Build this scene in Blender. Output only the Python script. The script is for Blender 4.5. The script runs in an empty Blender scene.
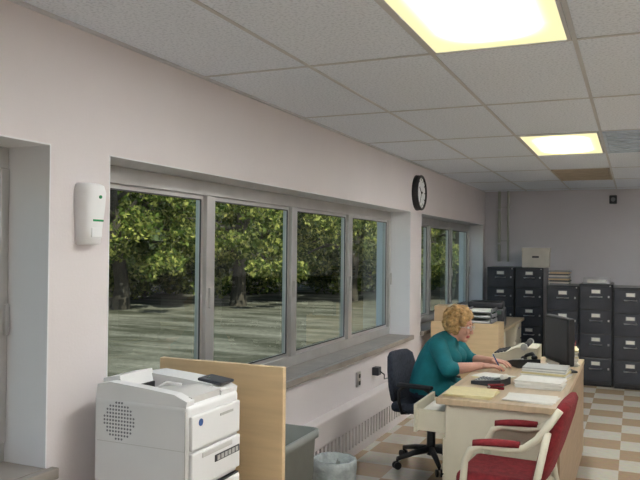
import bpy, bmesh, math, random
import numpy as np
from mathutils import Vector, Matrix, Euler
random.seed(7); np.random.seed(7)
scene=bpy.context.scene
D=bpy.data

# ------------------------------------------------------------ materials
def pm(name,col,rough=0.5,metal=0.0,nscale=8.0,namt=0.12,bump=0.0,bscale=60.0,spec=0.5,stretch=None):
    m=D.materials.new(name); m.use_nodes=True
    nt=m.node_tree; b=nt.nodes['Principled BSDF']
    b.inputs['Roughness'].default_value=rough; b.inputs['Metallic'].default_value=metal
    b.inputs['Specular IOR Level'].default_value=spec
    tc=nt.nodes.new('ShaderNodeTexCoord'); n=nt.nodes.new('ShaderNodeTexNoise')
    n.inputs['Scale'].default_value=nscale; n.inputs['Detail'].default_value=4
    if stretch:
        mp=nt.nodes.new('ShaderNodeMapping'); mp.inputs['Scale'].default_value=stretch
        nt.links.new(tc.outputs['Object'],mp.inputs['Vector']); src=mp.outputs['Vector']
    else: src=tc.outputs['Object']
    nt.links.new(src,n.inputs['Vector'])
    r=nt.nodes.new('ShaderNodeValToRGB')
    r.color_ramp.elements[0].position=0.3; r.color_ramp.elements[1].position=0.7
    r.color_ramp.elements[0].color=tuple(c*(1-namt) for c in col)+(1,)
    r.color_ramp.elements[1].color=tuple(min(1,c*(1+namt)) for c in col)+(1,)
    nt.links.new(n.outputs['Fac'],r.inputs['Fac']); nt.links.new(r.outputs['Color'],b.inputs['Base Color'])
    if bump>0:
        n2=nt.nodes.new('ShaderNodeTexNoise'); n2.inputs['Scale'].default_value=bscale; n2.inputs['Detail'].default_value=3
        nt.links.new(tc.outputs['Object'],n2.inputs['Vector'])
        bp=nt.nodes.new('ShaderNodeBump'); bp.inputs['Strength'].default_value=bump; bp.inputs['Distance'].default_value=0.01
        nt.links.new(n2.outputs['Fac'],bp.inputs['Height']); nt.links.new(bp.outputs['Normal'],b.inputs['Normal'])
    return m

M={}
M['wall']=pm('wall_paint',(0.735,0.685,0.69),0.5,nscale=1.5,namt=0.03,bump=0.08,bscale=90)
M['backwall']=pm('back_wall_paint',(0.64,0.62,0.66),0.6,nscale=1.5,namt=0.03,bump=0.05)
M['jamb']=pm('jamb_paint',(0.80,0.80,0.82),0.5,nscale=2,namt=0.03)
M['sill']=pm('sill_laminate',(0.30,0.27,0.24),0.4,nscale=6,namt=0.15)
M['alu']=pm('aluminium_frame',(0.52,0.51,0.50),0.35,0.5,nscale=5,namt=0.08)
M['alud']=pm('dark_gasket',(0.05,0.05,0.05),0.6)
M['tbar']=pm('tbar_enamel',(0.60,0.61,0.64),0.5,namt=0.03)
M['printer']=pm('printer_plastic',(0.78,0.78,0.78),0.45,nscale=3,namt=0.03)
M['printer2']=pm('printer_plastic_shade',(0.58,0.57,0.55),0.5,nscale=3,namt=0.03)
M['dark']=pm('dark_plastic',(0.035,0.037,0.045),0.4,nscale=10,namt=0.15)
M['black']=pm('black_plastic',(0.012,0.012,0.014),0.45,nscale=10,namt=0.2)
M['grey']=pm('grey_plastic',(0.20,0.21,0.23),0.5)
M['lgrey']=pm('light_grey_plastic',(0.50,0.50,0.48),0.5)
M['white']=pm('white_plastic',(0.90,0.91,0.92),0.4,namt=0.02)
M['paper']=pm('paper',(0.80,0.79,0.74),0.8,nscale=30,namt=0.04)
M['ypaper']=pm('yellow_paper',(0.75,0.66,0.38),0.8,nscale=30,namt=0.05)
M['steel']=pm('brushed_steel',(0.55,0.55,0.57),0.3,0.8,namt=0.05)
M['wood']=pm('light_wood',(0.66,0.49,0.29),0.45,nscale=3,namt=0.07,stretch=(1,1,12))
M['woodtop']=pm('desk_laminate',(0.58,0.45,0.30),0.35,nscale=3,namt=0.12,stretch=(14,1,1))
M['woodb']=pm('brown_wood',(0.36,0.25,0.15),0.45,nscale=3,namt=0.12,stretch=(1,1,10))
M['cream']=pm('cream_enamel',(0.66,0.62,0.50),0.45,namt=0.04)
M['cab']=pm('black_cabinet_enamel',(0.022,0.025,0.032),0.28,nscale=4,namt=0.2)
M['cabf']=pm('cabinet_drawer_enamel',(0.040,0.045,0.058),0.26,nscale=4,namt=0.25)
M['red']=pm('red_upholstery',(0.22,0.016,0.022),0.9,nscale=40,namt=0.25,bump=0.4,bscale=300)
M['fabric']=pm('blue_grey_upholstery',(0.035,0.042,0.062),0.9,nscale=50,namt=0.3,bump=0.4,bscale=300)
M['teal']=pm('teal_blouse',(0.006,0.17,0.20),0.8,nscale=9,namt=0.2,bump=0.5,bscale=22)
M['trouser']=pm('navy_trousers',(0.03,0.035,0.06),0.85,namt=0.15,bump=0.2,bscale=40)
M['skin']=pm('skin',(0.66,0.36,0.27),0.55,nscale=14,namt=0.08)
M['lip']=pm('lips',(0.5,0.12,0.12),0.45)
M['eyew']=pm('eye_white',(0.8,0.8,0.78),0.3,namt=0.02)
M['iris']=pm('iris',(0.06,0.10,0.14),0.2)
M['hair']=pm('blonde_hair',(0.50,0.30,0.12),0.7,nscale=35,namt=0.45,bump=0.9,bscale=90)
M['brow']=pm('eyebrow',(0.3,0.17,0.07),0.8)
M['card']=pm('cardboard',(0.50,0.36,0.22),0.8,nscale=10,namt=0.08)
M['boxw']=pm('box_board',(0.62,0.58,0.52),0.8,nscale=10,namt=0.05)
M['pipe']=pm('painted_pipe',(0.45,0.47,0.41),0.5,namt=0.06)
M['bark']=pm('bark',(0.045,0.037,0.028),0.95,nscale=10,namt=0.4,bump=0.8,bscale=14,stretch=(3,3,0.6))
M['green']=pm('green_lcd',(0.12,0.18,0.14),0.2)
M['glens']=pm('green_lens',(0.05,0.35,0.15),0.2)
M['blue']=pm('blue_plastic',(0.03,0.08,0.25),0.4)
M['bag']=pm('plastic_liner',(0.36,0.40,0.40),0.25,nscale=14,namt=0.25,bump=0.8,bscale=25)
M['vent']=pm('vent_enamel',(0.42,0.36,0.28),0.5)
M['ventb']=pm('diffuser_enamel',(0.55,0.64,0.76),0.4)
M['bin']=pm('grey_bin_plastic',(0.22,0.235,0.22),0.5,namt=0.08)

def glass(name,tint):
    m=D.materials.new(name); m.use_nodes=True; nt=m.node_tree; nt.nodes.clear()
    o=nt.nodes.new('ShaderNodeOutputMaterial'); mx=nt.nodes.new('ShaderNodeMixShader')
    t=nt.nodes.new('ShaderNodeBsdfTransparent'); g=nt.nodes.new('ShaderNodeBsdfGlossy'); f=nt.nodes.new('ShaderNodeFresnel')
    t.inputs['Color'].default_value=tint+(1,); g.inputs['Roughness'].default_value=0.0
    g.inputs['Color'].default_value=(0.9,0.95,0.85,1); f.inputs['IOR'].default_value=1.45
    nt.links.new(f.outputs[0],mx.inputs[0]); nt.links.new(t.outputs[0],mx.inputs[1]); nt.links.new(g.outputs[0],mx.inputs[2])
    nt.links.new(mx.outputs[0],o.inputs[0]); return m
M['glass']=glass('window_glass',(0.80,0.88,0.79))

def lamp_mat():
    m=D.materials.new('fluorescent_diffuser'); m.use_nodes=True; nt=m.node_tree; nt.nodes.clear()
    o=nt.nodes.new('ShaderNodeOutputMaterial'); e=nt.nodes.new('ShaderNodeEmission')
    tc=nt.nodes.new('ShaderNodeTexCoord'); sp=nt.nodes.new('ShaderNodeSeparateXYZ')
    nt.links.new(tc.outputs['Generated'],sp.inputs[0])
    def edge(out,w):
        a=nt.nodes.new('ShaderNodeMath'); a.operation='SUBTRACT'; a.inputs[1].default_value=0.5; nt.links.new(out,a.inputs[0])
        c=nt.nodes.new('ShaderNodeMath'); c.operation='ABSOLUTE'; nt.links.new(a.outputs[0],c.inputs[0])
        d=nt.nodes.new('ShaderNodeMapRange'); d.inputs['From Min'].default_value=0.48; d.inputs['From Max'].default_value=0.48-w
        nt.links.new(c.outputs[0],d.inputs['Value']); return d.outputs[0]
    mu=nt.nodes.new('ShaderNodeMath'); mu.operation='MULTIPLY'
    nt.links.new(edge(sp.outputs['X'],0.36),mu.inputs[0]); nt.links.new(edge(sp.outputs['Y'],0.20),mu.inputs[1])
    pw=nt.nodes.new('ShaderNodeMath'); pw.operation='POWER'; pw.inputs[1].default_value=3.6; nt.links.new(mu.outputs[0],pw.inputs[0])
    cm=nt.nodes.new('ShaderNodeMixRGB'); cm.inputs['Color1'].default_value=(1.08,1.0,0.56,1); cm.inputs['Color2'].default_value=(51,52,51,1)
    nt.links.new(pw.outputs[0],cm.inputs['Fac']); nt.links.new(cm.outputs[0],e.inputs['Color']); nt.links.new(e.outputs[0],o.inputs[0]); return m
M['lamp']=lamp_mat()

def floor_mat():
    m=D.materials.new('vinyl_checker_tile'); m.use_nodes=True; nt=m.node_tree; b=nt.nodes['Principled BSDF']
    tc=nt.nodes.new('ShaderNodeTexCoord'); mp=nt.nodes.new('ShaderNodeMapping'); mp.inputs['Location'].default_value=(0.1,0.05,0.15)
    ch=nt.nodes.new('ShaderNodeTexChecker'); ch.inputs['Scale'].default_value=1/0.305
    ch.inputs['Color1'].default_value=(0.62,0.58,0.50,1); ch.inputs['Color2'].default_value=(0.44,0.32,0.21,1)
    n=nt.nodes.new('ShaderNodeTexNoise'); n.inputs['Scale'].default_value=25; n.inputs['Detail'].default_value=6
    mx=nt.nodes.new('ShaderNodeMixRGB'); mx.blend_type='MULTIPLY'; mx.inputs['Fac'].default_value=0.3
    nt.links.new(tc.outputs['Object'],mp.inputs['Vector']); nt.links.new(mp.outputs[0],ch.inputs['Vector']); nt.links.new(tc.outputs['Object'],n.inputs['Vector'])
    nt.links.new(ch.outputs['Color'],mx.inputs['Color1']); nt.links.new(n.outputs['Color'],mx.inputs['Color2'])
    nt.links.new(mx.outputs[0],b.inputs['Base Color']); b.inputs['Roughness'].default_value=0.14
    return m
M['floor']=floor_mat()
def ceil_mat():
    m=D.materials.new('acoustic_tile'); m.use_nodes=True; nt=m.node_tree; b=nt.nodes['Principled BSDF']
    tc=nt.nodes.new('ShaderNodeTexCoord')
    n=nt.nodes.new('ShaderNodeTexNoise'); n.inputs['Scale'].default_value=80; n.inputs['Detail'].default_value=2
    r=nt.nodes.new('ShaderNodeValToRGB'); e=r.color_ramp.elements
    e[0].position=0.34; e[0].color=(0.68,0.74,0.84,1); e[1].position=0.52; e[1].color=(0.84,0.90,1.0,1)
    n2=nt.nodes.new('ShaderNodeTexNoise'); n2.inputs['Scale'].default_value=40
    bp=nt.nodes.new('ShaderNodeBump'); bp.inputs['Strength'].default_value=0.25; bp.inputs['Distance'].default_value=0.01
    nt.links.new(tc.outputs['Object'],n.inputs['Vector']); nt.links.new(tc.outputs['Object'],n2.inputs['Vector'])
    nt.links.new(n.outputs['Fac'],r.inputs['Fac']); nt.links.new(r.outputs[0],b.inputs['Base Color'])
    nt.links.new(n2.outputs['Fac'],bp.inputs['Height']); nt.links.new(bp.outputs[0],b.inputs['Normal'])
    b.inputs['Roughness'].default_value=0.9; return m
M['ceil']=ceil_mat()
def leaf_mat(name,c0,c1,c2):
    m=D.materials.new(name); m.use_nodes=True; nt=m.node_tree; nt.nodes.clear()
    o=nt.nodes.new('ShaderNodeOutputMaterial'); g=nt.nodes.new('ShaderNodeNewGeometry')
    r=nt.nodes.new('ShaderNodeValToRGB'); e=r.color_ramp.elements
    e[0].color=c0+(1,); e[1].color=c2+(1,); k=e.new(0.5); k.color=c1+(1,)
    nt.links.new(g.outputs['Random Per Island'],r.inputs['Fac'])
    d=nt.nodes.new('ShaderNodeBsdfDiffuse'); t=nt.nodes.new('ShaderNodeBsdfTranslucent'); mx=nt.nodes.new('ShaderNodeMixShader'); mx.inputs[0].default_value=0.35
    nt.links.new(r.outputs[0],d.inputs['Color']); nt.links.new(r.outputs[0],t.inputs['Color'])
    nt.links.new(d.outputs[0],mx.inputs[1]); nt.links.new(t.outputs[0],mx.inputs[2]); nt.links.new(mx.outputs[0],o.inputs[0]); return m
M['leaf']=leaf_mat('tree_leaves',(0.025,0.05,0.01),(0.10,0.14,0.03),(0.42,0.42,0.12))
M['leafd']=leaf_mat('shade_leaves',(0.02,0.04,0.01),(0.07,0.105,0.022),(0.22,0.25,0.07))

# ------------------------------------------------------------ builder
class B:
    def __init__(s): s.bm=bmesh.new(); s.mats=[]
    def mi(s,m):
        if isinstance(m,str): m=M[m]
        if m not in s.mats: s.mats.append(m)
        return s.mats.index(m)
    def box(s,lo,hi,m,bev=0.0,rot=None,piv=None,seg=2):
        lo=Vector(lo);hi=Vector(hi)
        vs=[s.bm.verts.new((x,y,z)) for x in (lo.x,hi.x) for y in (lo.y,hi.y) for z in (lo.z,hi.z)]
        q=[(0,1,3,2),(4,6,7,5),(0,4,5,1),(2,3,7,6),(0,2,6,4),(1,5,7,3)]
        fs=[s.bm.faces.new([vs[k] for k in f]) for f in q]
        i=s.mi(m)
        for f in fs: f.material_index=i
        allv=set(vs)
        if bev>0:
            ed=list({e for f in fs for e in f.edges})
            r=bmesh.ops.bevel(s.bm,geom=ed,offset=bev,segments=seg,profile=0.5,affect='EDGES',clamp_overlap=True)
            allv={v for v in vs if v.is_valid}|{v for v in r['verts'] if v.is_valid}
            for f in r['faces']:
                f.material_index=i; f.smooth=(seg>2)
        if rot is not None:
            piv=Vector(piv) if piv is not None else (lo+hi)/2
            for v in allv: v.co=rot@(v.co-piv)+piv
        return list(allv)
    def loft(s,rings,m,smooth=True,cap=True,closed=True):
        i=s.mi(m); R=[[s.bm.verts.new(p) for p in r] for r in rings]; n=len(R[0])
        for a,b in zip(R[:-1],R[1:]):
            for k in range(n if closed else n-1):
                f=s.bm.faces.new((a[k],a[(k+1)%n],b[(k+1)%n],b[k])); f.material_index=i; f.smooth=smooth
        if cap and closed:
            f=s.bm.faces.new(list(reversed(R[0]))); f.material_index=i
            f=s.bm.faces.new(R[-1]); f.material_index=i
        return [v for r in R for v in r]
    def cyl(s,p0,p1,r0,r1=None,m='dark',seg=16,smooth=True,cap=True):
        if r1 is None:r1=r0
        p0=Vector(p0);p1=Vector(p1); d=(p1-p0).normalized()
        a=Vector((0,0,1)) if abs(d.z)<0.9 else Vector((1,0,0))
        u=d.cross(a).normalized(); v=d.cross(u)
        rg=[[p+u*(r*math.cos(2*math.pi*k/seg))+v*(r*math.sin(2*math.pi*k/seg)) for k in range(seg)] for p,r in((p0,r0),(p1,r1))]
        return s.loft(rg,m,smooth,cap)
    def tube(s,pts,r,m,seg=10,radii=None,flat=None):
        pts=[Vector(p) for p in pts]; rg=[]; prev=None
        for i,p in enumerate(pts):
            if i==0:d=pts[1]-p
            elif i==len(pts)-1:d=p-pts[i-1]
            else:d=(pts[i+1]-p).normalized()+(p-pts[i-1]).normalized()
            d.normalize()
            if prev is None:
                a=Vector((0,0,1)) if abs(d.z)<0.9 else Vector((0,1,0))
                u=d.cross(a).normalized()
            else:
                u=prev-d*prev.dot(d); u.normalize()
            prev=u; v=d.cross(u); rr=radii[i] if radii else r
            rg.append([p+u*(rr*math.cos(2*math.pi*k/seg))+v*(rr*math.sin(2*math.pi*k/seg)) for k in range(seg)])
        return s.loft(rg,m)
    def ell(s,c,r,m,rot=None,us=16,vs=10):
        c=Vector(c); rot=rot or Matrix.Identity(3); i=s.mi(m)
        if not hasattr(r,'__len__'): r=(r,r,r)
        P=lambda a,b: c+rot@Vector((r[0]*math.sin(a)*math.cos(b),r[1]*math.sin(a)*math.sin(b),r[2]*math.cos(a)))
        top=s.bm.verts.new(P(0,0)); bot=s.bm.verts.new(P(math.pi,0))
        R=[[s.bm.verts.new(P(math.pi*j/vs,2*math.pi*k/us)) for k in range(us)] for j in range(1,vs)]
        fs=[]
        for k in range(us):
            fs.append(s.bm.faces.new((top,R[0][k],R[0][(k+1)%us]))); fs.append(s.bm.faces.new((bot,R[-1][(k+1)%us],R[-1][k])))
            for j in range(len(R)-1): fs.append(s.bm.faces.new((R[j][k],R[j+1][k],R[j+1][(k+1)%us],R[j][(k+1)%us])))
        for f in fs: f.material_index=i; f.smooth=True
    def cap(s,p0,r0,p1,r1,m='skin',seg=14):
        s.cyl(p0,p1,r0,r1,m,seg); s.ell(p0,r0,m,us=seg,vs=8); s.ell(p1,r1,m,us=seg,vs=8)
    def prism(s,poly,axis,a0,a1,m,smooth=False):
        def mk(p,a):
            if axis=='y': return (p[0],a,p[1])
            if axis=='x': return (a,p[0],p[1])
            return (p[0],p[1],a)
        return s.loft([[mk(p,a0) for p in poly],[mk(p,a1) for p in poly]],m,smooth)
    def build(s,name,loc=(0,0,0),rz=0.0,parent=None,normals=True):
        if normals: bmesh.ops.recalc_face_normals(s.bm,faces=s.bm.faces[:])
        me=D.meshes.new(name); s.bm.to_mesh(me); s.bm.free()
        for m in s.mats: me.materials.append(m)
        o=D.objects.new(name,me); scene.collection.objects.link(o)
        o.location=loc; o.rotation_euler=(0,0,rz)
        if parent: o.parent=parent
        return o
    def remesh(s,name,voxel,matfn,mats,smooth_it=4,parent=None,loc=(0,0,0)):
        o=s.build('tmp_'+name)
        md=o.modifiers.new('r','REMESH'); md.mode='VOXEL'; md.voxel_size=voxel
        sm=o.modifiers.new('s','SMOOTH'); sm.factor=0.5; sm.iterations=smooth_it
        dg=bpy.context.evaluated_depsgraph_get(); dg.update()
        me=D.meshes.new_from_object(o.evaluated_get(dg)); me.name=name
        D.objects.remove(o)
        me.materials.clear()
        for m in mats: me.materials.append(M[m])
        for p in me.polygons:
            p.use_smooth=True; p.material_index=matfn(p.center)
        ob=D.objects.new(name,me); scene.collection.objects.link(ob); ob.location=loc
        if parent: ob.parent=parent
        return ob

# ------------------------------------------------------------ room shell
XW=-2.08; XO=-2.44; YB=11.0; YF=-2.5; XR=4.5; H=2.5
ZS=0.70; ZT=2.0
b=B(); b.box((XO,YF-0.2,-0.15),(XR+0.2,YB+0.2,0),'floor'); b.build('floor')
b=B(); b.box((XO,YF-0.2,H),(XR+0.2,YB+0.2,H+0.3),'ceil'); b.build('ceiling')
op=[(-1.2,2.14),(2.48,7.05),(7.45,10.86)]
b=B()
b.box((XO,YF,0),(XW,YB,ZS),'wall'); b.box((XO,YF,ZT),(XW,YB,H),'wall')
ys=[YF]+[v for o in op for v in o]+[YB]
for i in range(0,len(ys),2): b.box((XO,ys[i],ZS),(XW,ys[i+1],ZT),'wall')
b.build('wall_left')
b=B()
for (a,c) in op:
    b.box((XO+0.005,c-0.006,ZS+0.045),(XW+0.001,c+0.0,ZT),'jamb')
    b.box((XO+0.005,a,ZS+0.045),(XW+0.001,a+0.006,ZT),'jamb')
    b.box((XO+0.005,a,ZT-0.006),(XW+0.001,c,ZT),'jamb')
b.build('trim_1')
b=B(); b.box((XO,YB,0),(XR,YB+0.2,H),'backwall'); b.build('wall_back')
b=B(); b.box((XR,YF,0),(XR+0.2,YB,H),'wall'); b.build('wall_right')
b=B(); b.box((XO,YF-0.2,0),(XR,YF,H),'wall'); b.build('wall_front')
for i,(a,c) in enumerate(op):
    b=B(); b.box((XO-0.03,a+0.001,ZS+0.001),(XW,c-0.001,ZS+0.045),'sill'); b.box((XW+0.001,a-0.03,ZS+0.001),(XW+0.04,c+0.03,ZS+0.045),'sill',0.006)
    b.build('window_sill')
b=B(); b.box((-1.9,YB-0.015,0),(XR,YB-0.001,0.1),'dark'); b.build('baseboard_back')
b=B(); b.box((XW+0.001,YF,0),(XW+0.013,3.3,0.1),'dark'); b.build('baseboard_left')

def window(name,a,c,n):
    b=B(); x0,x1=-2.36,-2.29; zb=ZS+0.046; zt=ZT-0.007
    a+=0.007;c-=0.007
    b.box((x0,a,zt-0.085),(x1,c,zt),'alu',0.004); b.box((x0,a,zb),(x1,c,zb+0.075),'alu',0.004)
    step=(c-a)/n
    for i in range(n+1):
        y=a+i*step; w=0.045
        lo=max(a,y-w); hi=min(c,y+w)
        b.box((x0,lo,zb+0.076),(x1+0.006,hi,zt-0.086),'alu',0.004)
    for i in range(n):
        y0=a+i*step+0.045; y1=a+(i+1)*step-0.045; z0=zb+0.075; z1=zt-0.085; xs=x0+0.012; xe=x1-0.022
        t=0.022
        b.box((xs,y0,z0),(xe,y0+t,z1),'alu'); b.box((xs,y1-t,z0),(xe,y1,z1),'alu')
        b.box((xs,y0+t,z0),(xe,y1-t,z0+t),'alu'); b.box((xs,y0+t,z1-t),(xe,y1-t,z1),'alu')
        g=0.008
        for (p,q) in (((xe-0.004,y0+t,z0+t),(xe+0.002,y0+t+g,z1-t)),((xe-0.004,y1-t-g,z0+t),(xe+0.002,y1-t,z1-t)),
                      ((xe-0.004,y0+t,z0+t),(xe+0.002,y1-t,z0+t+g)),((xe-0.004,y0+t,z1-t-g),(xe+0.002,y1-t,z1-t))):
            b.box(p,q,'alud')
        xm=(xs+xe)/2
        vs=[b.bm.verts.new(p) for p in((xm,y0+t,z0+t),(xm,y1-t,z0+t),(xm,y1-t,z1-t),(xm,y0+t,z1-t))]
        f=b.bm.faces.new(vs); f.material_index=b.mi('glass')
        b.box((x1+0.006,y1+0.02,1.25),(x1+0.022,y1+0.04,1.37),'alu',0.003)
    b.build(name)
window('window_1',-1.2,2.14,3); window('window_2',2.48,7.05,4); window('window_3',7.45,10.86,3)

# ceiling grid
TW=0.615
gx=[-2.08+TW*k for k in range(12)]; G0=3.20; gy=[G0+1.25*k for k in range(-5,7)]
b=B()
b.box((XW,YF,H-0.012),(XW+0.02,YB,H-0.0005),'tbar')
for x in gx[1:]:
    if x<XR: b.box((x-0.009,YF,H-0.005),(x+0.009,YB,H-0.0005),'tbar')
for y in gy:
    if YF<y<YB: b.box((XW+0.02,y-0.009,H-0.0045),(XR,y+0.009,H-0.0004),'tbar')
b.build('ceiling_grid')
def light(xi,k):
    x0,x1=gx[xi]+0.011,gx[xi+1]-0.011; y0=G0+1.25*k+0.011; y1=y0+1.25-0.022; z=H-0.010; t=0.016
    cx,cy=(x0+x1)/2,(y0+y1)/2; w=(x1-x0)/2; l=(y1-y0)/2
    e=D.objects.new('fluorescent_ceiling_light',None); scene.collection.objects.link(e); e.location=(cx,cy,0)
    b=B()
    b.box((-w,-l,z),(-w+t,l,H-0.001),'tbar'); b.box((w-t,-l,z),(w,l,H-0.001),'tbar')
    b.box((-w+t,-l,z),(w-t,-l+t,H-0.001),'tbar'); b.box((-w+t,l-t,z),(w-t,l,H-0.001),'tbar')
    b.build('frame',parent=e)
    b=B(); b.box((-w+t,-l+t,z+0.003),(w-t,l-t,H-0.001),'lamp'); b.build('diffuser',parent=e)
for xi in (2,6):  # unseen fixtures, right column and rear row, are added to light the room
    for k in (-4,-1,2): light(xi,k)
light(9,-1); light(9,2); light(6,4)  # last column is unseen too, added for more brightness
def grille(name,xi,y0,mat,n,yy=1.25):
    b=B(); x0,x1=gx[xi]+0.011,gx[xi+1]-0.011; y0+=0.011; y1=y0+yy-0.022
    b.box((x0,y0,H-0.004),(x1,y1,H-0.001),mat)
    for k in range(n):
        y=y0+0.02+(y1-y0-0.04)*k/(n-1); b.box((x0,y-0.005,H-0.012),(x1,y+0.005,H-0.004),mat)
    b.box((x0,y0,H-0.014),(x0+0.02,y1,H-0.001),mat); b.box((x1-0.02,y0,H-0.014),(x1,y1,H-0.001),mat)
    b.build(name)
grille('return_air_grille',2,G0+5.0,'vent',20); grille('air_diffuser',3,G0+2.5,'ventb',9)
b=B(); b.cyl((0,0,0),(0,0,-0.02),0.09,0.075,'vent',24); b.cyl((0,0,-0.02),(0,0,-0.05),0.03,0.02,'steel'); b.build('smoke_detector',(0.40,4.98,H-0.0005))

# ------------------------------------------------------------ wall items
b=B()
rg=[]
for z,w,dp in ((-0.125,0.040,0.045),(-0.118,0.050,0.060),(-0.05,0.054,0.068),(0.03,0.060,0.078),(0.09,0.062,0.082),(0.118,0.056,0.074),(0.127,0.044,0.055)):
    rg.append([(0.0,-w,z)]+[(dp*math.sin(a)**0.5,-w*math.copysign(abs(math.cos(a))**0.6,math.cos(a)),z) for a in [math.pi*k/12 for k in range(1,12)]]+[(0.0,w,z)])
b.loft(rg,'white')
b.box((0.060,-0.03,-0.095),(0.068,0.03,-0.055),'white',0.002); b.cyl((0.07,0,0.07),(0.085,0,0.07),0.007,m='glens',seg=12)
b.box((0.072,-0.03,-0.03),(0.0745,0.03,-0.022),'glens')
b.build('air_freshener_dispenser',(XW+0.001,2.33,1.735))
b=B()
b.cyl((0,0,0),(0.045,0,0),0.185,0.18,'black',40); b.cyl((0.045,0,0),(0.047,0,0),0.158,m='white',seg=40)
ring=[(0.05,0.17*math.cos(a),0.17*math.sin(a)) for a in [2*math.pi*k/40 for k in range(41)]]
b.tube(ring,0.014,'black',8)
for k in range(12):
    a=2*math.pi*k/12; R=Matrix.Rotation(a,3,'X'); b.box((0.047,-0.005,0.125),(0.049,0.005,0.15),'black',rot=R,piv=(0.047,0,0))
b.box((0.05,-0.006,-0.02),(0.052,0.006,0.09),'black',rot=Matrix.Rotation(0.9,3,'X'),piv=(0.05,0,0))
b.box((0.053,-0.004,-0.02),(0.055,0.004,0.13),'black',rot=Matrix.Rotation(2.6,3,'X'),piv=(0.05,0,0)); b.ell((0.055,0,0),0.01,'black')
b.build('wall_clock',(XW+0.001,7.26,2.2))
b=B()
y0,y1=3.35,7.3
b.box((0,y0,0.0),(0.09,y1,0.07),'wall'); b.box((0,y0,0.07),(0.03,y1,0.25),'lgrey'); b.box((0,y0,0.22),(0.10,y1,0.40),'wall',0.01)
b.box((0,y0,0.07),(0.10,y0+0.04,0.23),'wall'); b.box((0,y1-0.04,0.07),(0.10,y1,0.23),'wall')
n=int((y1-y0-0.1)/0.07)
for k in range(n):
    y=y0+0.06+k*0.07; b.box((0.03,y,0.07),(0.095,y+0.035,0.225),'wall')
b.build('baseboard_heater',(XW+0.001,0,0))
b=B(); b.box((0,-0.04,-0.06),(0.02,0.04,0.06),'steel',0.004); b.box((0.02,-0.016,0.012),(0.026,0.016,0.045),'dark',0.004); b.box((0.02,-0.016,-0.045),(0.026,0.016,-0.012),'dark',0.004); b.build('electrical_outlet',(XW+0.001,5.55,0.54))
b=B(); b.box((0,-0.04,-0.035),(0.06,0.04,0.035),'dark',0.006); b.tube([(0.06,0,0),(0.09,0.03,-0.03),(0.05,0.15,-0.09),(0.03,0.4,-0.12)],0.006,'dark',6); b.build('power_adapter',(XW+0.001,5.95,0.55))
b=B(); b.tube([(0,0,1.45),(0,0,2.499)],0.022,'pipe',12)
for z in (1.7,2.2): b.cyl((0,0,z),(0,0,z+0.03),0.028,m='steel')
b.tube([(0.13,0,1.45),(0.13,0,2.499)],0.016,'pipe',12)
for z in (1.7,2.2): b.box((-0.03,0.0,z+0.05),(0.16,0.029,z+0.07),'steel')
b.build('conduit_pipe',(-1.86,YB-0.03,0))
b=B(); b.box((-0.05,0,-0.06),(0.05,-0.05,0.06),'dark',0.01); b.cyl((0,-0.05,0),(0,-0.055,0),0.03,m='grey'); b.build('wall_speaker',(-0.28,YB-0.001,2.35))

# ------------------------------------------------------------ printer & stand
b=B()
b.box((-0.22,-0.20,0.03),(0.22,0.20,0.52),'lgrey',0.006); b.box((-0.23,-0.205,0.52),(0.23,0.205,0.539),'lgrey',0.004)
for z in (0.05,0.29): b.box((0.22,-0.185,z),(0.232,0.185,z+0.22),'lgrey',0.003); 
for z in (0.24,0.48): b.box((0.232,-0.06,z),(0.25,0.06,z+0.015),'steel',0.003)
for sx in(-1,1):
    for sy in(-1,1): b.cyl((sx*0.19,sy*0.17,0),(sx*0.19,sy*0.17,0.03),0.02,m='dark')
b.build('printer_stand',(-1.735,2.455,0))
b=B()
W=0.19;Dp=0.225
b.box((-Dp,-W,0),(Dp,W,0.125),'printer',0.008)
b.box((-Dp+0.004,-W+0.004,0.125),(Dp-0.006,W-0.004,0.131),'dark')
b.box((-Dp,-W,0.131),(Dp-0.01,W,0.47),'printer',0.018,seg=4)
prof=[(-0.22,0.455),(0.205,0.455),(0.21,0.485),(0.15,0.508),(0.0,0.522),(-0.15,0.532),(-0.21,0.52)]
b.prism(prof,'y',-W+0.004,-W+0.055,'printer'); b.prism(prof,'y',W-0.13,W-0.004,'printer')
b.prism([(-0.22,0.46),(-0.22,0.535),(-0.14,0.55),(-0.115,0.465)],'y',-W+0.05,W-0.12,'printer')
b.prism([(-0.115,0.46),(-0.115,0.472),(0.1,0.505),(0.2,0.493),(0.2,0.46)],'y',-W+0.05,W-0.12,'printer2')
b.box((-0.123,-0.13,0.475),(-0.113,0.055,0.50),'black')
b.tube([(-0.02,-0.10,0.49),(0.03,-0.06,0.525),(0.08,-0.03,0.515)],0.006,'printer',6)
R=Matrix.Rotation(0.12,3,'Y')
b.box((0.085,W-0.118,0.508),(0.20,W-0.012,0.521),'dark',0.005,rot=R)
b.box((0.15,W-0.108,0.5145),(0.185,W-0.045,0.5185),'green',0.001,rot=R,piv=(0.13,0,0.513))
for k in range(3): b.cyl((0.10+0.018*k,W-0.028,0.515),(0.10+0.018*k,W-0.028,0.5245-0.002*k),0.006,m='lgrey',seg=10)
b.cyl((0.112,W-0.08,0.515),(0.112,W-0.08,0.5255),0.013,m='green',seg=14)
b.box((Dp-0.012,-W+0.012,0.30),(Dp+0.004,W-0.012,0.43),'printer',0.006)
b.box((Dp-0.012,-W+0.012,0.155),(Dp+0.006,W-0.012,0.29),'printer',0.006)
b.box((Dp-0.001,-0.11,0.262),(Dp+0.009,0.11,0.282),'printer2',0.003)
b.box((Dp-0.005,-0.02,0.222),(Dp+0.0085,0.17,0.25),'dark',0.002)
for k in range(6): b.box((Dp+0.008,-0.005+k*0.028,0.227),(Dp+0.010,0.015+k*0.028,0.245),'lgrey')
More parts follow.
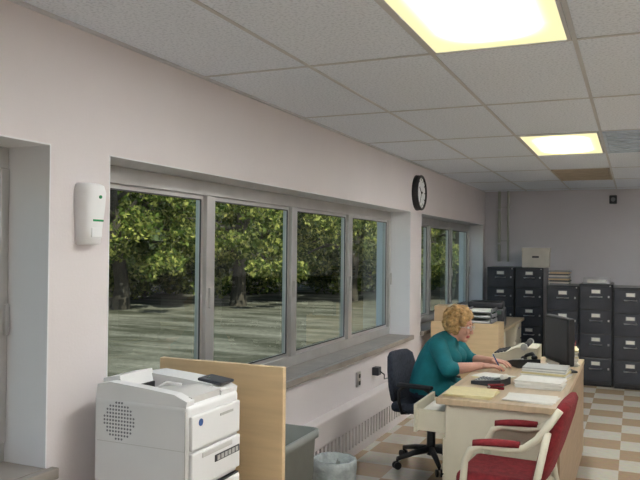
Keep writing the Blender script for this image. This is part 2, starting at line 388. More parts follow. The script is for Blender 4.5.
b.cyl((Dp+0.003,-0.12,0.40),(Dp+0.006,-0.12,0.40),0.014,m='blue',seg=18)
b.box((Dp+0.003,0.02,0.395),(Dp+0.0055,0.12,0.405),'lgrey')
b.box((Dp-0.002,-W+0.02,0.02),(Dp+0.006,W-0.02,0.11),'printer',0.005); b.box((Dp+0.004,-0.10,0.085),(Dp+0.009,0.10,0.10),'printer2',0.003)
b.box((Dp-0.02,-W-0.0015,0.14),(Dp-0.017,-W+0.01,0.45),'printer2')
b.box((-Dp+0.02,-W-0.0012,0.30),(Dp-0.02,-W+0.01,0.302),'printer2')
for i in range(-5,6):
    for j in range(-5,6):
        x=i*0.014; z=j*0.014
        if x*x+z*z<0.072**2: b.cyl((-0.10+x,-W+0.002,0.385+z),(-0.10+x,-W-0.0012,0.385+z),0.0045,m='grey',seg=6,smooth=False)
b.build('laser_printer',(-1.735,2.455,0.54))

b=B(); b.box((-2.065,2.84,0.06),(-1.41,2.87,1.08),'wood',0.003); b.box((-2.06,2.78,0),(-1.43,2.93,0.06),'woodb',0.005)
b.box((-2.065,2.87,0.40),(-1.43,2.875,0.42),'woodb'); b.build('wooden_divider_panel')

def rect_ring(w,d,z,r,n=5):
    out=[]
    for (sx,sy,a0) in ((1,1,0),(-1,1,90),(-1,-1,180),(1,-1,270)):
        for k in range(n):
            a=math.radians(a0+90*k/(n-1)); out.append((sx*(w/2-r)+r*math.cos(a),sy*(d/2-r)+r*math.sin(a),z))
    return out
b=B()
b.loft([rect_ring(0.20,0.36,0,0.03),rect_ring(0.25,0.44,0.60,0.04),rect_ring(0.28,0.47,0.61,0.045),rect_ring(0.28,0.47,0.65,0.045),rect_ring(0.25,0.44,0.65,0.04),rect_ring(0.19,0.35,0.05,0.03)],'bin')
b.box((-0.145,-0.04,0.53),(-0.13,0.04,0.56),'bin'); b.build('trash_can',(-1.665,3.30,0.0))
b=B()
def ring(r,z,n=36,j=0,s=0.0): return [((r+s*random.uniform(-1,1))*math.cos(2*math.pi*k/n),(r+s*random.uniform(-1,1))*math.sin(2*math.pi*k/n),z+j*random.uniform(-1,1)) for k in range(n)]
b.loft([ring(0.085,0),ring(0.115,0.35),ring(0.122,0.355),ring(0.122,0.37),ring(0.114,0.37),ring(0.08,0.012)],'bin')
b.loft([ring(0.126,0.24,36,0.03,0.006),ring(0.130,0.33,36,0,0.005),ring(0.130,0.375,36,0.004,0.003),ring(0.110,0.376,36,0.003,0.003),ring(0.10,0.25,36,0.0,0.01),ring(0.07,0.1,36,0.01,0.01)],'bag',cap=False)
b.build('wastebasket',(-1.61,3.93,0))

# ------------------------------------------------------------ desks
def main_desk():
    b=B(); x0,x1,y0,y1=-1.05,-0.36,4.10,6.10
    b.box((x0,y0,0.715),(x1,y1,0.75),'woodtop',0.004)
    for (a,c) in ((y0+0.02,y0+0.47),(y1-0.47,y1-0.02)):
        b.box((x0+0.05,a,0.06),(x1-0.03,c,0.714),'cream',0.004)
        b.box((x0+0.08,a+0.03,0),(x1-0.06,c-0.03,0.06),'dark')
    b.box((x1-0.028,y0+0.005,0.03),(x1-0.006,y1-0.005,0.714),'woodb')
    for z in (0.10,0.30,0.50):
        b.box((x0+0.035,y1-0.46,z),(x0+0.05,y1-0.03,z+0.18),'cream',0.003); b.box((x0+0.02,y1-0.30,z+0.13),(x0+0.035,y1-0.19,z+0.145),'steel')
    for z in (0.10,0.31):
        b.box((x0+0.035,y0+0.03,z),(x0+0.05,y0+0.46,z+0.20),'cream',0.003); b.box((x0+0.02,y0+0.19,z+0.15),(x0+0.035,y0+0.30,z+0.165),'steel')
    xa=x0-0.14
    b.box((xa,y0+0.03,0.53),(xa+0.018,y0+0.46,0.695),'cream',0.003); b.box((xa-0.02,y0+0.19,0.63),(xa,y0+0.30,0.645),'steel')
    b.box((xa+0.018,y0+0.05,0.54),(x0+0.05,y0+0.062,0.665),'cream'); b.box((xa+0.018,y0+0.43,0.54),(x0+0.05,y0+0.442,0.665),'cream')
    b.box((xa+0.018,y0+0.062,0.54),(x0+0.05,y0+0.43,0.55),'cream'); b.box((xa+0.03,y0+0.09,0.55),(x0+0.03,y0+0.40,0.65),'paper')
    b.build('office_desk')
main_desk()
b=B(); x0,x1,y0,y1=-2.02,-1.30,7.9,9.6
b.box((x0,y0,0.715),(x1,y1,0.75),'woodtop',0.004)
for (a,c) in ((y0+0.02,y0+0.45),(y1-0.45,y1-0.02)):
    b.box((x0+0.03,a,0.0),(x1-0.05,c,0.714),'cream',0.004)
    for z in (0.08,0.29,0.50): b.box((x1-0.05,a+0.01,z),(x1-0.035,c-0.01,z+0.19),'cream',0.003); b.box((x1-0.035,(a+c)/2-0.05,z+0.13),(x1-0.02,(a+c)/2+0.05,z+0.145),'steel')
b.build('office_desk')
b=B(); 
b.box((0,0,0),(0.02,0.34,0.84),'wood'); b.box((0.68,0,0),(0.70,0.34,0.84),'wood'); b.box((0,0,0.84),(0.70,0.34,0.86),'wood'); b.box((0.02,0,0.0),(0.68,0.01,0.84),'wood')
for z in (0.05,0.33,0.61): b.box((0.02,0.01,z),(0.68,0.34,z+0.018),'wood')
b.build('low_bookcase',(-1.96,7.42,0))
def cardbox(name,loc,w,d,h,m,rz=0,handle=True,lid=False):
    b=B(); b.box((-w/2,-d/2,0),(w/2,d/2,h),m,0.003)
    if lid: b.box((-w/2-0.006,-d/2-0.006,h*0.8),(w/2+0.006,d/2+0.006,h+0.004),m,0.003)
    else:
        b.box((-0.025,-d/2-0.001,h-0.001),(0.025,d/2+0.001,h+0.002),'cream')
    if handle: b.box((-0.045,-d/2-0.002,h*0.5),(0.045,-d/2+0.002,h*0.5+0.025),'dark')
    b.build(name,loc,rz)
cardbox('cardboard_box',(-1.78,7.58,0.861),0.32,0.28,0.16,'card',0.1)
b=B()
for k in range(3):
    z=k*0.055; b.box((-0.13,-0.17,z),(0.13,0.17,z+0.006),'grey'); b.box((-0.13,-0.17,z),(-0.125,0.17,z+0.04),'grey'); b.box((0.125,-0.17,z),(0.13,0.17,z+0.04),'grey'); b.box((-0.11,-0.15,z+0.007),(0.11,0.15,z+0.022),'paper')
    if k<2:
        for sx in(-0.12,0.12):
            for sy in (-0.15,0.15): b.cyl((sx,sy,z+0.006),(sx,sy,z+0.055),0.005,m='steel',seg=6)
b.build('letter_tray',(-1.46,7.59,0.861),0.0)
b=B(); b.box((-0.2,-0.2,0),(0.2,0.2,0.22),'dark',0.02,seg=3); b.box((-0.19,-0.19,0.22),(0.19,0.12,0.29),'dark',0.02,seg=3)
b.box((-0.14,-0.16,0.285),(0.14,0.02,0.296),'black',0.004); b.box((-0.15,-0.26,0.04),(0.15,-0.19,0.055),'dark',0.004); b.box((-0.13,-0.255,0.056),(0.13,-0.20,0.062),'paper'); b.box((0.06,-0.205,0.16),(0.17,-0.195,0.2),'green',0.002)
b.build('desktop_printer',(-1.52,8.2,0.751),0.1)

# ------------------------------------------------------------ file cabinets
def cabinet(x,y,h,n=4,w=0.375,d=0.68):
    b=B(); b.box((-w/2,0,0.03),(w/2,d,h),'cab',0.004); b.box((-w/2+0.015,0.02,0),(w/2-0.015,d-0.02,0.03),'black')
    dh=(h-0.06-0.02)/n
    for k in range(n):
        z=0.06+k*dh
        b.box((-w/2+0.012,-0.018,z+0.006),(w/2-0.012,0.0,z+dh-0.008),'cabf',0.005)
        b.box((-w/2+0.03,-0.0205,z+0.03),(w/2-0.03,-0.018,z+dh-0.035),'cabf',0.001)
        zc=z+dh*0.58
        b.box((-0.05,-0.024,zc+0.03),(0.05,-0.018,zc+0.075),'steel'); b.box((-0.042,-0.0255,zc+0.035),(0.042,-0.024,zc+0.07),'paper')
        b.tube([(-0.065,-0.019,zc-0.01),(-0.065,-0.045,zc-0.01),(0.065,-0.045,zc-0.01),(0.065,-0.019,zc-0.01)],0.009,'steel',8)
        b.box((w/2-0.055,-0.024,zc-0.02),(w/2-0.035,-0.018,zc+0.005),'steel',0.002)
    b.cyl((w/2-0.03,0,h-0.02),(w/2-0.03,-0.012,h-0.02),0.008,m='steel',seg=10)
    b.build('file_cabinet',(x,y,0))
cabinet(-1.72,10.28,1.38,5); cabinet(-1.33,10.28,1.38,5)
cabinet(-0.80,9.25,1.19); cabinet(-0.42,9.22,1.22); cabinet(-0.04,9.18,1.19); cabinet(0.35,9.18,1.19)
cabinet(0.74,9.18,1.19)
cardbox('storage_box',(-1.27,10.55,1.381),0.36,0.36,0.27,'boxw',0.05,lid=True)
b=B()
for k in range(9): b.box((-0.12+random.uniform(-.01,.01),-0.16,k*0.02),(0.12+random.uniform(-.01,.01),0.15,k*0.02+0.018),['grey','boxw','dark','card'][k%4],0.002)
b.build('binder_stack',(-0.86,9.55,1.191))
def wire_tray(x,y,z):
    b=B()
    for zz in (0.0,0.06):
        b.tube([(-0.15,-0.12,zz+0.004),(0.15,-0.12,zz+0.004),(0.15,0.18,zz+0.004),(-0.15,0.18,zz+0.004),(-0.15,-0.12,zz+0.004)],0.004,'steel',6)
    for sx in (-0.15,0.15):
        for sy in (-0.12,0.18): b.cyl((sx,sy,0),(sx,sy,0.07),0.004,m='steel',seg=6)
    for k in range(7): b.cyl((-0.15,-0.12+0.05*k,0.004),(0.15,-0.12+0.05*k,0.004),0.002,m='steel',seg=5)
    b.box((-0.11,-0.10,0.008),(0.11,0.15,0.04),'paper'); b.build('wire_tray',(x,y,z))
wire_tray(-0.42,9.5,1.221); wire_tray(0.35,9.5,1.191)

# ------------------------------------------------------------ desk clutter
T=0.751
b=B(); 
for k in range(4): b.box((-0.13,-0.14,k*0.004),(0.13,0.14,k*0.004+0.0035),'ypaper',rot=Matrix.Rotation(0.05*k-0.08,3,'Z'))
b.build('legal_pad',(-0.885,4.30,T),1.57)
b=B()
b.box((-0.11,-0.14,0),(0.11,0.14,0.006),'paper'); b.box((-0.11,-0.14,0.0065),(0.11,0.14,0.009),'paper',rot=Matrix.Rotation(0.15,3,'Z')); b.build('loose_papers',(-0.54,4.30,T),1.45)
b=B(); b.box((-0.10,-0.12,0),(0.10,0.12,0.004),'ypaper'); b.box((-0.09,-0.12,0.0045),(0.10,0.12,0.007),'paper',rot=Matrix.Rotation(-0.2,3,'Z')); b.build('loose_papers',(-0.87,4.95,T),1.45)
b=B()
b.prism([(-0.1,0),(0.1,0),(0.1,0.02),(0.04,0.025),(-0.1,0.045)],'y',-0.08,0.08,'dark'); 
for i in range(5):
    for j in range(4): b.box((-0.02+0.022*i,-0.065+0.034*j,0.015),(-0.006+0.022*i,-0.043+0.034*j,0.033),'grey' if j<3 else 'lgrey',0.002)
b.cyl((-0.09,-0.03,0.055),(-0.09,0.03,0.055),0.016,m='paper'); b.box((-0.065,-0.05,0.036),(-0.045,0.05,0.043),'green')
b.build('adding_machine',(-0.84,4.68,T),2.9)
def pstack(loc,n,rz,wob=0.15,ts=(0.004,0.006,0.009),ms=('paper','paper','ypaper','paper','lgrey')):
    b=B(); z=0
    for k in range(n):
        t=random.choice(ts); b.box((-0.11,-0.14,z),(0.11,0.14,z+t),random.choice(ms),rot=Matrix.Rotation(random.uniform(-wob,wob),3,'Z')); z+=t+0.0003
    b.build('paper_stack',loc,rz)
pstack((-0.54,5.06,T),12,1.45)
pstack((-0.54,4.74,T),6,1.5,0.1)
pstack((-0.50,5.78,T),16,0.1,0.1)
b=B()
b.prism([(-0.1,0),(0.11,0),(0.11,0.02),(-0.02,0.05),(-0.1,0.06)],'y',-0.09,0.09,'black')
b.tube([(-0.06,-0.06,0.075),(-0.03,-0.062,0.092),(0.05,-0.062,0.07),(0.09,-0.06,0.045)],0.014,'black',10); b.ell((-0.065,-0.06,0.068),(0.024,0.024,0.018),'black'); b.ell((0.09,-0.06,0.042),(0.024,0.024,0.018),'black')
for i in range(4):
    for j in range(3): b.box((-0.0+0.022*i,-0.01+0.026*j,0.03),(0.014+0.022*i,0.006+0.026*j,0.052-0.005*i),'lgrey',0.001)
b.build('telephone',(-0.76,5.53,T),2.2)
b=B()
b.prism([(-0.17,0),(0.17,0),(0.17,0.11),(0.02,0.11),(-0.06,0.07),(-0.17,0.045)],'y',-0.16,0.16,'cream')
b.cyl((0.08,-0.18,0.12),(0.08,0.18,0.12),0.02,m='black'); b.cyl((0.08,-0.20,0.12),(0.08,-0.18,0.12),0.026,m='lgrey'); b.cyl((0.08,0.20,0.12),(0.08,0.18,0.12),0.026,m='lgrey')
for i in range(4):
    for j in range(10): b.box((-0.155+0.024*i,-0.13+0.026*j,0.045+0.006*i),(-0.138+0.024*i,-0.111+0.026*j,0.060+0.006*i),'dark',0.002)
b.build('electric_typewriter',(-0.85,5.87,T),0.0)
b=B()
b.box((-0.09,-0.11,0),(0.09,0.11,0.015),'black',0.006); b.tube([(0.02,0,0.015),(0.03,0,0.10),(0.02,0,0.2)],0.022,'black',10)
b.box((-0.025,-0.20,0.06),(0.025,0.20,0.39),'black',0.012,seg=3); b.box((0.02,-0.15,0.11),(0.05,0.15,0.34),'black',0.012)
b.box((-0.0265,-0.18,0.09),(-0.0245,0.18,0.37),'dark'); b.cyl((-0.0245,0.17,0.075),(-0.028,0.17,0.075),0.004,m='green',seg=8)
b.build('computer_monitor',(-0.49,5.42,T),0.5)
b=B(); b.loft([ring(0.035,0,20),ring(0.038,0.1,20),ring(0.034,0.1,20),ring(0.031,0.006,20)],'blue')
for k in range(6):
    a=k*1.05; b.cyl((0.008*math.cos(a),0.008*math.sin(a),0.01),(0.028*math.cos(a),0.028*math.sin(a),0.15+0.01*(k%3)),0.0035,m=['red','blue','ypaper','black'][k%4],seg=6)
b.build('pencil_cup',(-0.45,6.03,T))
b=B(); b.box((-0.05,-0.02,0),(0.05,0.02,0.012),'red',0.003); b.box((-0.05,-0.02,0.02),(0.05,0.02,0.03),'red',0.005,rot=Matrix.Rotation(-0.08,3,'Y')); b.cyl((-0.04,-0.02,0.016),(-0.04,0.02,0.016),0.008,m='steel',seg=10); b.build('stapler',(-0.78,4.52,T),0.1)

# ------------------------------------------------------------ office chair
def office_chair(loc,rz):
    b=B()
    for k in range(5):
        a=2*math.pi*k/5+0.3; c,s=math.cos(a),math.sin(a)
        b.tube([(0.02*c,0.02*s,0.12),(0.15*c,0.15*s,0.105),(0.28*c,0.28*s,0.075)],0.02,'black',8,radii=[0.028,0.022,0.016])
        b.cyl((0.28*c,0.28*s,0.08),(0.28*c,0.28*s,0.05),0.01,m='black',seg=8)
        for d in (-1,1):
            px,py=0.285*c-s*0.016*d,0.285*s+c*0.016*d
            b.cyl((px-s*0.009*d,py+c*0.009*d,0.028),(px+s*0.009*d,py-c*0.009*d,0.028),0.027,m='black',seg=14)
    b.cyl((0,0,0.08),(0,0,0.26),0.032,m='black'); b.cyl((0,0,0.26),(0,0,0.40),0.018,m='steel')
    b.box((-0.1,-0.08,0.385),(0.12,0.08,0.415),'black',0.008)
    b.box((-0.23,-0.235,0.41),(0.24,0.235,0.485),'fabric',0.034,seg=5)
    b.tube([(-0.1,0,0.40),(-0.25,0,0.40),(-0.31,0,0.45),(-0.325,0,0.58)],0.02,'black',8)
    rings=[]
    for z,w,t in ((0.46,0.13,0.018),(0.48,0.185,0.032),(0.58,0.22,0.04),(0.70,0.22,0.038),(0.80,0.195,0.03),(0.83,0.145,0.018)):
        r=[]; xx=-0.255-0.10*(z-0.46)
        for k in range(24):
            a=2*math.pi*k/24; yy=w*math.copysign(abs(math.cos(a))**0.6,math.cos(a)); r.append((xx+t*math.copysign(abs(math.sin(a))**0.7,math.sin(a))+0.9*yy*yy,yy,z))
        rings.append(r)
    b.loft(rings,'fabric')
    for s in (-1,1):
        y=0.265*s
        b.tube([(0.05,0.18*s,0.41),(0.05,0.255*s,0.42),(0.06,y,0.48),(0.10,y,0.59),(0.06,y,0.615)],0.013,'black',8)
        b.tube([(-0.10,0.18*s,0.41),(-0.12,0.255*s,0.42),(-0.14,y,0.50),(-0.14,y,0.58),(-0.10,y,0.615)],0.013,'black',8)
        b.box((-0.15,y-0.028,0.61),(0.12,y+0.028,0.64),'black',0.012,seg=3)
    return b.build('office_chair',loc,rz)
office_chair((-1.385,5.28,0),-0.15)

# ------------------------------------------------------------ red armchair
b=B()
b.box((-0.18,-0.205,0.40),(0.22,0.205,0.485),'red',0.035,seg=5)
b.box((-0.17,-0.195,0.375),(0.20,0.195,0.40),'cream',0.006)
rings=[]
for z,w,t in ((0.46,0.17,0.022),(0.49,0.20,0.038),(0.62,0.214,0.044),(0.77,0.214,0.042),(0.85,0.195,0.034),(0.875,0.15,0.018)):
    r=[]; xx=-0.175-0.32*(z-0.46)
    for k in range(28):
        a=2*math.pi*k/28; yy=w*math.copysign(abs(math.cos(a))**0.45,math.cos(a)); r.append((xx+t*math.copysign(abs(math.sin(a))**0.7,math.sin(a)),yy,z))
    rings.append(r)
b.loft(rings,'red')
for s in (-1,1):
    y=0.232*s
    side=[(-0.27,y,0.018),(0.0,y,0.018),(0.15,y,0.018),(0.185,y,0.05),(0.175,y,0.35),(0.16,y,0.55),(0.13,y,0.61),(0.08,y,0.635),(-0.06,y,0.635),(-0.13,y,0.65),(-0.19,y,0.70),(-0.25,y*0.99,0.78),(-0.295,y*0.97,0.85)]
    b.tube(side,0.018,'cream',10)
    b.tube([(-0.27,y,0.018),(-0.25,y,0.2),(-0.20,y,0.42),(-0.19,y,0.50),(-0.24,y,0.74)],0.018,'cream',8)
    rg=[]
    for t in np.linspace(0,1,9):
        x=-0.11+0.23*t; w=0.030*math.sin(math.pi*min(1,max(0.12,t*0.9+0.07)))**0.4; z=0.664-0.02*(t**3)
        rg.append([(x,y+w*math.cos(a),z+0.018*math.sin(a)) for a in [2*math.pi*k/12 for k in range(12)]])
    b.loft(rg,'red')
b.tube([(-0.19,-0.232,0.39),(-0.19,0.232,0.39)],0.013,'cream',8); b.tube([(0.16,-0.232,0.385),(0.16,0.232,0.385)],0.013,'cream',8); b.tube([(-0.27,-0.232,0.018),(-0.27,0.232,0.018)],0.014,'cream',8)
b.build('red_armchair',(-0.60,3.83,0),math.pi-0.06)

# ------------------------------------------------------------ woman
E=D.objects.new('seated_woman',None); scene.collection.objects.link(E); E.location=(-1.43,5.28,0.0)
Y0=5.28
def V(x,y,z): return Vector((x+1.43,y-Y0,z))
b=B()
def sect(cx,cz,a,bb,tilt,n=28,yo=0):
    f=Vector((math.cos(tilt),0,-math.sin(tilt))); s=Vector((0,1,0)); c=V(cx,Y0+yo,cz)
    return [c+s*(a*math.cos(2*math.pi*k/n))+f*(bb*math.sin(2*math.pi*k/n)) for k in range(n)]
b.loft([sect(-1.385,0.50,0.15,0.12,0),sect(-1.385,0.53,0.195,0.16,0),sect(-1.38,0.61,0.20,0.168,0.05),sect(-1.365,0.69,0.19,0.16,0.2),sect(-1.335,0.77,0.19,0.155,0.35),
        sect(-1.305,0.855,0.20,0.135,0.45),sect(-1.28,0.92,0.195,0.105,0.5),sect(-1.255,0.962,0.13,0.075,0.5),sect(-1.235,0.985,0.062,0.055,0.5)],'teal')
for s in (-1,1): b.ell(V(-1.215,Y0+0.08*s,0.815),(0.075,0.08,0.075),'teal')
sh={};el={};wr={}
sh[-1]=V(-1.295,Y0-0.175,0.915); el[-1]=V(-1.20,Y0-0.265,0.765); wr[-1]=V(-0.985,Y0-0.15,0.792)
sh[1]=V(-1.265,Y0+0.175,0.915); el[1]=V(-1.16,Y0+0.25,0.765); wr[1]=V(-0.96,Y0+0.13,0.792)
for s in (-1,1):
    mid=sh[s].lerp(el[s],0.5)
    b.cap(sh[s],0.068,mid,0.062,'teal'); b.cap(mid,0.062,el[s],0.056,'teal')
    b.cap(el[s],0.055,el[s].lerp(wr[s],0.18),0.052,'teal')
for s in (-1,1):
    hip=V(-1.37,Y0+0.10*s,0.575); kn=V(-0.97,Y0+0.12*s,0.555); an=V(-0.98,Y0+0.11*s,0.12)
    b.cap(hip,0.088,kn,0.068,'trouser'); b.cap(kn,0.066,an,0.042,'trouser')
def cloth(p):
    legs = (p.z<0.56) or (p.x>0.25 and p.z<0.66)
    return 1 if legs else 0
b.remesh('clothed_body',0.010,cloth,['teal','trouser'],5,E)
b=B()
for s in (-1,1):
    y=0.11*s; rg=[]
    for t,w,h in ((0,0.02,0.03),(0.03,0.034,0.055),(0.09,0.036,0.06),(0.15,0.042,0.045),(0.2,0.042,0.035),(0.235,0.03,0.028),(0.25,0.012,0.02)):
        rg.append([(0.40+t,y+w*math.cos(a),0.001+h+ h*math.sin(a)) for a in [2*math.pi*k/14 for k in range(14)]])
    b.loft(rg,'black'); b.cap((0.45,y,0.07),0.036,(0.45,y,0.13),0.036,'trouser')
b.build('shoes',parent=E)
b=B()
for s in (-1,1):
    st=el[s].lerp(wr[s],0.05); m1=el[s].lerp(wr[s],0.4)
    b.cap(st,0.040,m1,0.040,'skin'); b.cap(m1,0.040,wr[s],0.024,'skin')
    f=Vector((0.97,0.24,0)).normalized() if s==-1 else Vector((0.93,-0.37,0)).normalized()
    u=Vector((0,0,1)); side=u.cross(f)*(1 if s==-1 else -1)
    R=Matrix((f,side,u)).transposed(); w=wr[s]
    b.ell(w+f*0.045,(0.052,0.040,0.017),'skin',rot=R); b.cap(w,0.022,w+f*0.03,0.020,'skin')
    for i,(off,bs,L) in enumerate(((0.030,0.080,0.072),(0.010,0.085,0.080),(-0.011,0.081,0.074),(-0.031,0.070,0.058))):
        p=w+f*bs+side*off; fan=side*(0.12*(1.5-i)/1.5); ang=0.0; b.cap(w+f*0.045+side*off*0.8,0.011,p,0.0095,'skin',8)
        for (fr,da,r0,r1) in ((0.45,0.12,0.0095,0.0088),(0.31,0.36,0.0088,0.008),(0.24,0.36,0.008,0.007)):
            ang+=da; q=p+((f+fan).normalized()*math.cos(ang)-u*math.sin(ang))*(L*fr); b.cap(p,r0,q,r1,'skin',8); p=q
    p=w+f*0.022+side*0.026; 
    for (d,L,r0,r1) in (((f*0.5+side*0.8),0.035,0.014,0.012),((f*0.85+side*0.45-u*0.15),0.03,0.012,0.0095),((f*0.97+side*0.1-u*0.2),0.024,0.0095,0.008)):
        q=p+d.normalized()*L; b.cap(p,r0,q,r1,'skin',8); p=q
b.remesh('forearms_and_hands',0.0032,lambda p:0,['skin'],2,E)
b=B(); p=wr[-1]+Vector((0.12,0.055,-0.02)); b.cyl(p+Vector((0.01,0.0,-0.018)),p+Vector((-0.05,-0.01,0.10)),0.004,m='blue',seg=8); b.build('pen',parent=E)
HC=V(-1.178,Y0+0.02,1.045); HR=Matrix.Rotation(-0.10,3,'Z')@Matrix.Rotation(0.22,3,'Y')
def hp(x,y,z): return HC+HR@Vector((x,y,z))
b=B()
b.ell(hp(-0.012,0,0.028),(0.092,0.074,0.088),'skin',rot=HR,us=24,vs=16)
b.ell(hp(0.022,0,-0.03),(0.060,0.058,0.078),'skin',rot=HR,us=20,vs=14)
b.ell(hp(0.052,0,-0.088),(0.024,0.028,0.020),'skin',rot=HR)
for s in (-1,1):
    b.ell(hp(0.052,0.034*s,-0.025),(0.026,0.022,0.026),'skin',rot=HR)
    b.ell(hp(-0.005,0.076*s,-0.012),(0.018,0.008,0.030),'skin',rot=HR)
    b.ell(hp(0.066,0.030*s,0.032),(0.018,0.026,0.010),'skin',rot=HR)
    b.ell(hp(0.092,0.010*s,-0.030),(0.009,0.008,0.007),'skin',rot=HR)
b.cap(hp(0.078,0,0.016),0.008,hp(0.098,0,-0.024),0.0115,'skin',10)
b.ell(hp(0.078,0,-0.055),(0.010,0.024,0.006),'skin',rot=HR); b.ell(hp(0.076,0,-0.065),(0.010,0.020,0.006),'skin',rot=HR)
b.cap(hp(-0.018,0,-0.05),0.052,V(-1.25,Y0,0.945),0.058,'skin')
HRi=HR.inverted()
def facem(p):
    q=HRi@(p-HC)
    if q.x>0.070 and abs(q.y)<0.026 and -0.072<q.z<-0.049: return 1
    return 0
b.remesh('head_and_neck',0.0032,facem,['skin','lip'],3,E)
b=B()
for s in (-1,1):
    b.ell(hp(0.071,0.030*s,0.012),(0.012,0.014,0.009),'eyew',rot=HR); b.ell(hp(0.080,0.030*s,0.012),(0.005,0.006,0.006),'iris',rot=HR)
    b.tube([hp(0.080,0.014*s,0.036),hp(0.083,0.030*s,0.041),hp(0.068,0.050*s,0.034)],0.003,'brow',6)
    rr=[hp(0.094,0.031*s+0.020*math.cos(a),0.010+0.016*math.sin(a)) for a in [2*math.pi*k/16 for k in range(17)]]
    b.tube(rr,0.0014,'steel',5); b.tube([hp(0.094,0.051*s,0.012),hp(0.04,0.078*s,0.010),hp(-0.005,0.082*s,0.006)],0.0014,'steel',5)
b.tube([hp(0.094,0.011,0.012),hp(0.097,0,0.015),hp(0.094,-0.011,0.012)],0.0014,'steel',5)
b.build('eyes_and_glasses',parent=E)
b=B()
b.ell(hp(-0.024,0,0.040),(0.098,0.086,0.092),'hair',rot=HR,us=20,vs=14)
rnd=random.Random(3); cnt=0
while cnt<300:
    th=rnd.uniform(0,2*math.pi); cz=rnd.uniform(-0.75,1); sr=math.sqrt(1-cz*cz)
    x,y,z=sr*math.cos(th),sr*math.sin(th),cz
    px,py,pz=-0.024+0.106*x,0.092*y,0.032+0.108*z
    if px>0.022 and pz<0.085-0.25*abs(py): 
        if not (px<0.045 and abs(py)>0.06 and pz>0.03): continue
    if pz<-0.045 and px>-0.03: continue
    r=rnd.uniform(0.012,0.024); b.ell(hp(px,py,pz),(r,r,r*rnd.uniform(0.7,1.1)),'hair',us=8,vs=6); cnt+=1
b.remesh('curly_hair',0.005,lambda p:0,['hair'],1,E)

# ------------------------------------------------------------ outside
def ground_mat():
    m=D.materials.new('asphalt_pavement'); m.use_nodes=True; nt=m.node_tree; bs=nt.nodes['Principled BSDF']
    tc=nt.nodes.new('ShaderNodeTexCoord'); mp=nt.nodes.new('ShaderNodeMapping'); mp.inputs['Rotation'].default_value=(0,0,-0.85); mp.inputs['Scale'].default_value=(0.45,1.6,1)
    n=nt.nodes.new('ShaderNodeTexNoise'); n.inputs['Scale'].default_value=0.9; n.inputs['Detail'].default_value=9; n.inputs['Roughness'].default_value=0.65
    nt.links.new(tc.outputs['Object'],mp.inputs['Vector']); nt.links.new(mp.outputs[0],n.inputs['Vector'])
    r=nt.nodes.new('ShaderNodeValToRGB'); e=r.color_ramp.elements; e[0].position=0.40; e[0].color=(0.050,0.050,0.036,1); e[1].position=0.66; e[1].color=(0.18,0.172,0.148,1)
    n2=nt.nodes.new('ShaderNodeTexNoise'); n2.inputs['Scale'].default_value=12; n2.inputs['Detail'].default_value=6
    mx=nt.nodes.new('ShaderNodeMixRGB'); mx.blend_type='OVERLAY'; mx.inputs['Fac'].default_value=0.5
    nt.links.new(tc.outputs['Object'],n2.inputs['Vector']); nt.links.new(n.outputs['Fac'],r.inputs['Fac'])
    nt.links.new(r.outputs[0],mx.inputs['Color1']); nt.links.new(n2.outputs['Fac'],mx.inputs['Color2']); nt.links.new(mx.outputs[0],bs.inputs['Base Color']); bs.inputs['Roughness'].default_value=0.95
    bs.inputs['Specular IOR Level'].default_value=0.1
    return m
M['ground']=ground_mat()
M['hill']=pm('wooded_bank',(0.035,0.05,0.018),0.95,nscale=2.5,namt=0.6)
b=B(); b.box((-90,-40,-0.3),(XO-0.001,90,-0.02),'ground'); b.build('ground')
bm=bmesh.new(); nx,nz=60,14; vs=[]
for j in range(nz):
    row=[]
    for i in range(nx):
        t=i/(nx-1); s=j/(nz-1)
        X=-46+52*t; Y=8+48*t
        X-=(6*s)*0.72; Y+=(6*s)*0.69; Z=-0.1+13*s**0.8
        row.append(bm.verts.new((X+random.uniform(-.3,.3),Y+random.uniform(-.3,.3),Z+random.uniform(-.2,.2)*s)))
    vs.append(row)
for j in range(nz-1):
    for i in range(nx-1): bm.faces.new((vs[j][i],vs[j][i+1],vs[j+1][i+1],vs[j+1][i]))
me=D.meshes.new('wooded_bank'); bm.to_mesh(me); bm.free(); me.materials.append(M['hill']); o=D.objects.new('wooded_bank',me); scene.collection.objects.link(o)

def leaves(centers,radii,per,size,rs):
    C=np.repeat(np.array(centers),per,axis=0); Rr=np.repeat(np.array(radii),per)
    N=len(C); d=rs.normal(size=(N,3)); d/=np.linalg.norm(d,axis=1)[:,None]
    rad=Rr*(0.35+0.75*rs.random(N)); P=C+d*rad[:,None]*np.array([1,1,0.7])
    P=P[P[:,2]>0.02]; N=len(P)
    a=rs.normal(size=(N,3)); a/=np.linalg.norm(a,axis=1)[:,None]
    c=rs.normal(size=(N,3)); c=np.cross(a,c); c/=np.linalg.norm(c,axis=1)[:,None]
    s=size*(0.6+0.8*rs.random(N))[:,None]
    v=np.stack([P-a*s*0.6,P+c*s*0.32,P+a*s*0.6,P-c*s*0.32],axis=1).reshape(-1,3)
    return v,N
def foliage_mesh(name,v,N,mat,extra=None,loc=(0,0,0)):
    vs=v.tolist(); fs=[(4*i,4*i+1,4*i+2,4*i+3) for i in range(N)]; mi=[0]*N
    if extra:
        base=len(vs); ev,ef=extra; vs+=ev; fs+=[tuple(base+k for k in f) for f in ef]; mi+=[1]*len(ef)
    me=D.meshes.new(name); me.from_pydata(vs,[],fs); me.materials.append(mat); me.materials.append(M['bark'])
    me.polygons.foreach_set('material_index',mi); me.update()
    o=D.objects.new(name,me); scene.collection.objects.link(o); o.location=loc; return o
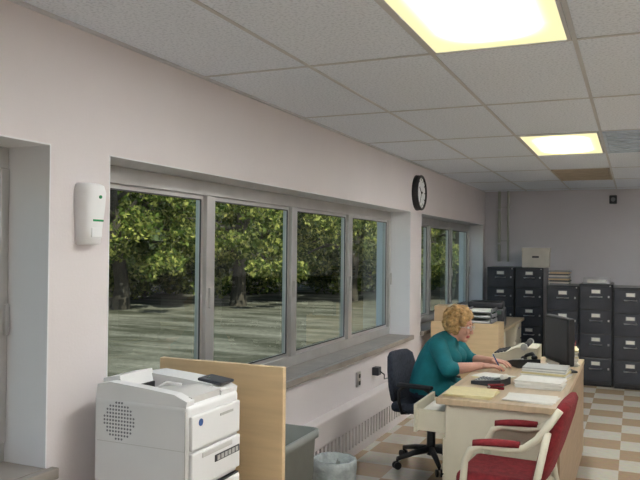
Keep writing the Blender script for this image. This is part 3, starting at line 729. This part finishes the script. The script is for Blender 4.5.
def tree(x,y,h,r,seed,mat='leaf',low=1.6,tr=0.16,per=420,lsz=0.13,nclump=44):
    rs=np.random.RandomState(seed); b=B()
    lx,ly=rs.uniform(-.5,.5,2)
    top=Vector((lx,ly,h*0.75)); pts=[(0,0,-0.1),(0.02,0.02,0.6),(lx*0.3,ly*0.3,h*0.25),(lx*0.7,ly*0.7,h*0.5),tuple(top)]
    b.tube(pts,0.1,'bark',10,radii=[tr*1.4,tr,tr*0.85,tr*0.5,tr*0.15])
    cs=[];rr=[]
    for k in range(16):
        a=rs.uniform(0,6.28); z0=h*rs.uniform(0.2,0.5); L=r*rs.uniform(0.4,0.95); z1=max(low,z0+rs.uniform(-0.3,0.6)*h*0.4)
        e=Vector((L*math.cos(a),L*math.sin(a),z1)); s0=Vector((lx*z0/h,ly*z0/h,z0)); m=s0.lerp(e,0.5)+Vector((0,0,0.25))
        b.tube([s0,m,e],0.05,'bark',6,radii=[tr*0.35,tr*0.22,tr*0.08])
        cs.append(tuple(e)); rr.append(r*rs.uniform(0.16,0.30))
    for k in range(nclump):
        a=rs.uniform(0,6.28); q=r*math.sqrt(rs.uniform(0,1))*0.95; z=low+(h-low)*rs.uniform(0,1)**1.5
        cs.append((q*math.cos(a),q*math.sin(a),z)); rr.append(r*rs.uniform(0.11,0.24))
    v,N=leaves(cs,rr,per,lsz,rs)
    ev=[tuple(q.co) for q in b.bm.verts]; b.bm.verts.index_update(); ef=[[q.index for q in f.verts] for f in b.bm.faces]; b.bm.free()
    foliage_mesh('tree',v,N,M[mat],(ev,ef),(x,y,0))
for i,(x,y,h,r) in enumerate([(-16.0,9.5,7,3.0),(-12.4,15.3,6.5,2.7),(-10.3,17.8,6.5,2.7),(-8.2,21.2,6.5,2.8),(-5.4,24.4,7,2.8)]):
    tree(x,y,h,r,i+1,'leaf',1.0,0.19,380,0.11,46)
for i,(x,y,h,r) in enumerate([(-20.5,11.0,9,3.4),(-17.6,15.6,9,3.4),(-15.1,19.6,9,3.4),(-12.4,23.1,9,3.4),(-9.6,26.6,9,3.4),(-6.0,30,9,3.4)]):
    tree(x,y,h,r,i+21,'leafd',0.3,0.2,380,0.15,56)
rs=np.random.RandomState(77); cs=[];rr=[]
for t in np.linspace(0,1,80):
    X=-22+18.5*t; Y=9.8+21*t
    for k in range(2): cs.append((X-1.4+rs.uniform(-.7,.7),Y+1.2+rs.uniform(-.7,.7),rs.uniform(0.1,1.3))); rr.append(rs.uniform(0.35,0.7))
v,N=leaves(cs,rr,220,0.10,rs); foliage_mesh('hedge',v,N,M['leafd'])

# ------------------------------------------------------------ lights / world
s=D.lights.new('sun','SUN'); s.energy=8.0; s.angle=0.01; s.color=(1,0.95,0.84)
so=D.objects.new('sun',s); scene.collection.objects.link(so)
so.rotation_euler=Vector((-0.55,0.42,-0.72)).to_track_quat('-Z','Y').to_euler()
w=D.worlds.new('sky_world'); scene.world=w; w.use_nodes=True; nt=w.node_tree
bg=nt.nodes['Background']; sk=nt.nodes.new('ShaderNodeTexSky'); sk.sky_type='NISHITA'; sk.sun_disc=False; sk.sun_elevation=math.radians(45); sk.sun_rotation=math.radians(90)
nt.links.new(sk.outputs[0],bg.inputs['Color']); bg.inputs['Strength'].default_value=0.22
scene.view_settings.view_transform='Standard'

# ------------------------------------------------------------ camera
cd=D.cameras.new('camera'); cd.sensor_width=36; cd.lens=40.5; cd.clip_end=300
co=D.objects.new('camera',cd); scene.collection.objects.link(co); scene.camera=co
Rm=Matrix.Rotation(math.radians(23.6),4,'Z')@Matrix.Rotation(math.radians(90.76),4,'X')@Matrix.Rotation(math.radians(0.6),4,'Z')
co.matrix_world=Matrix.Translation((0,0,1.6))@Rm
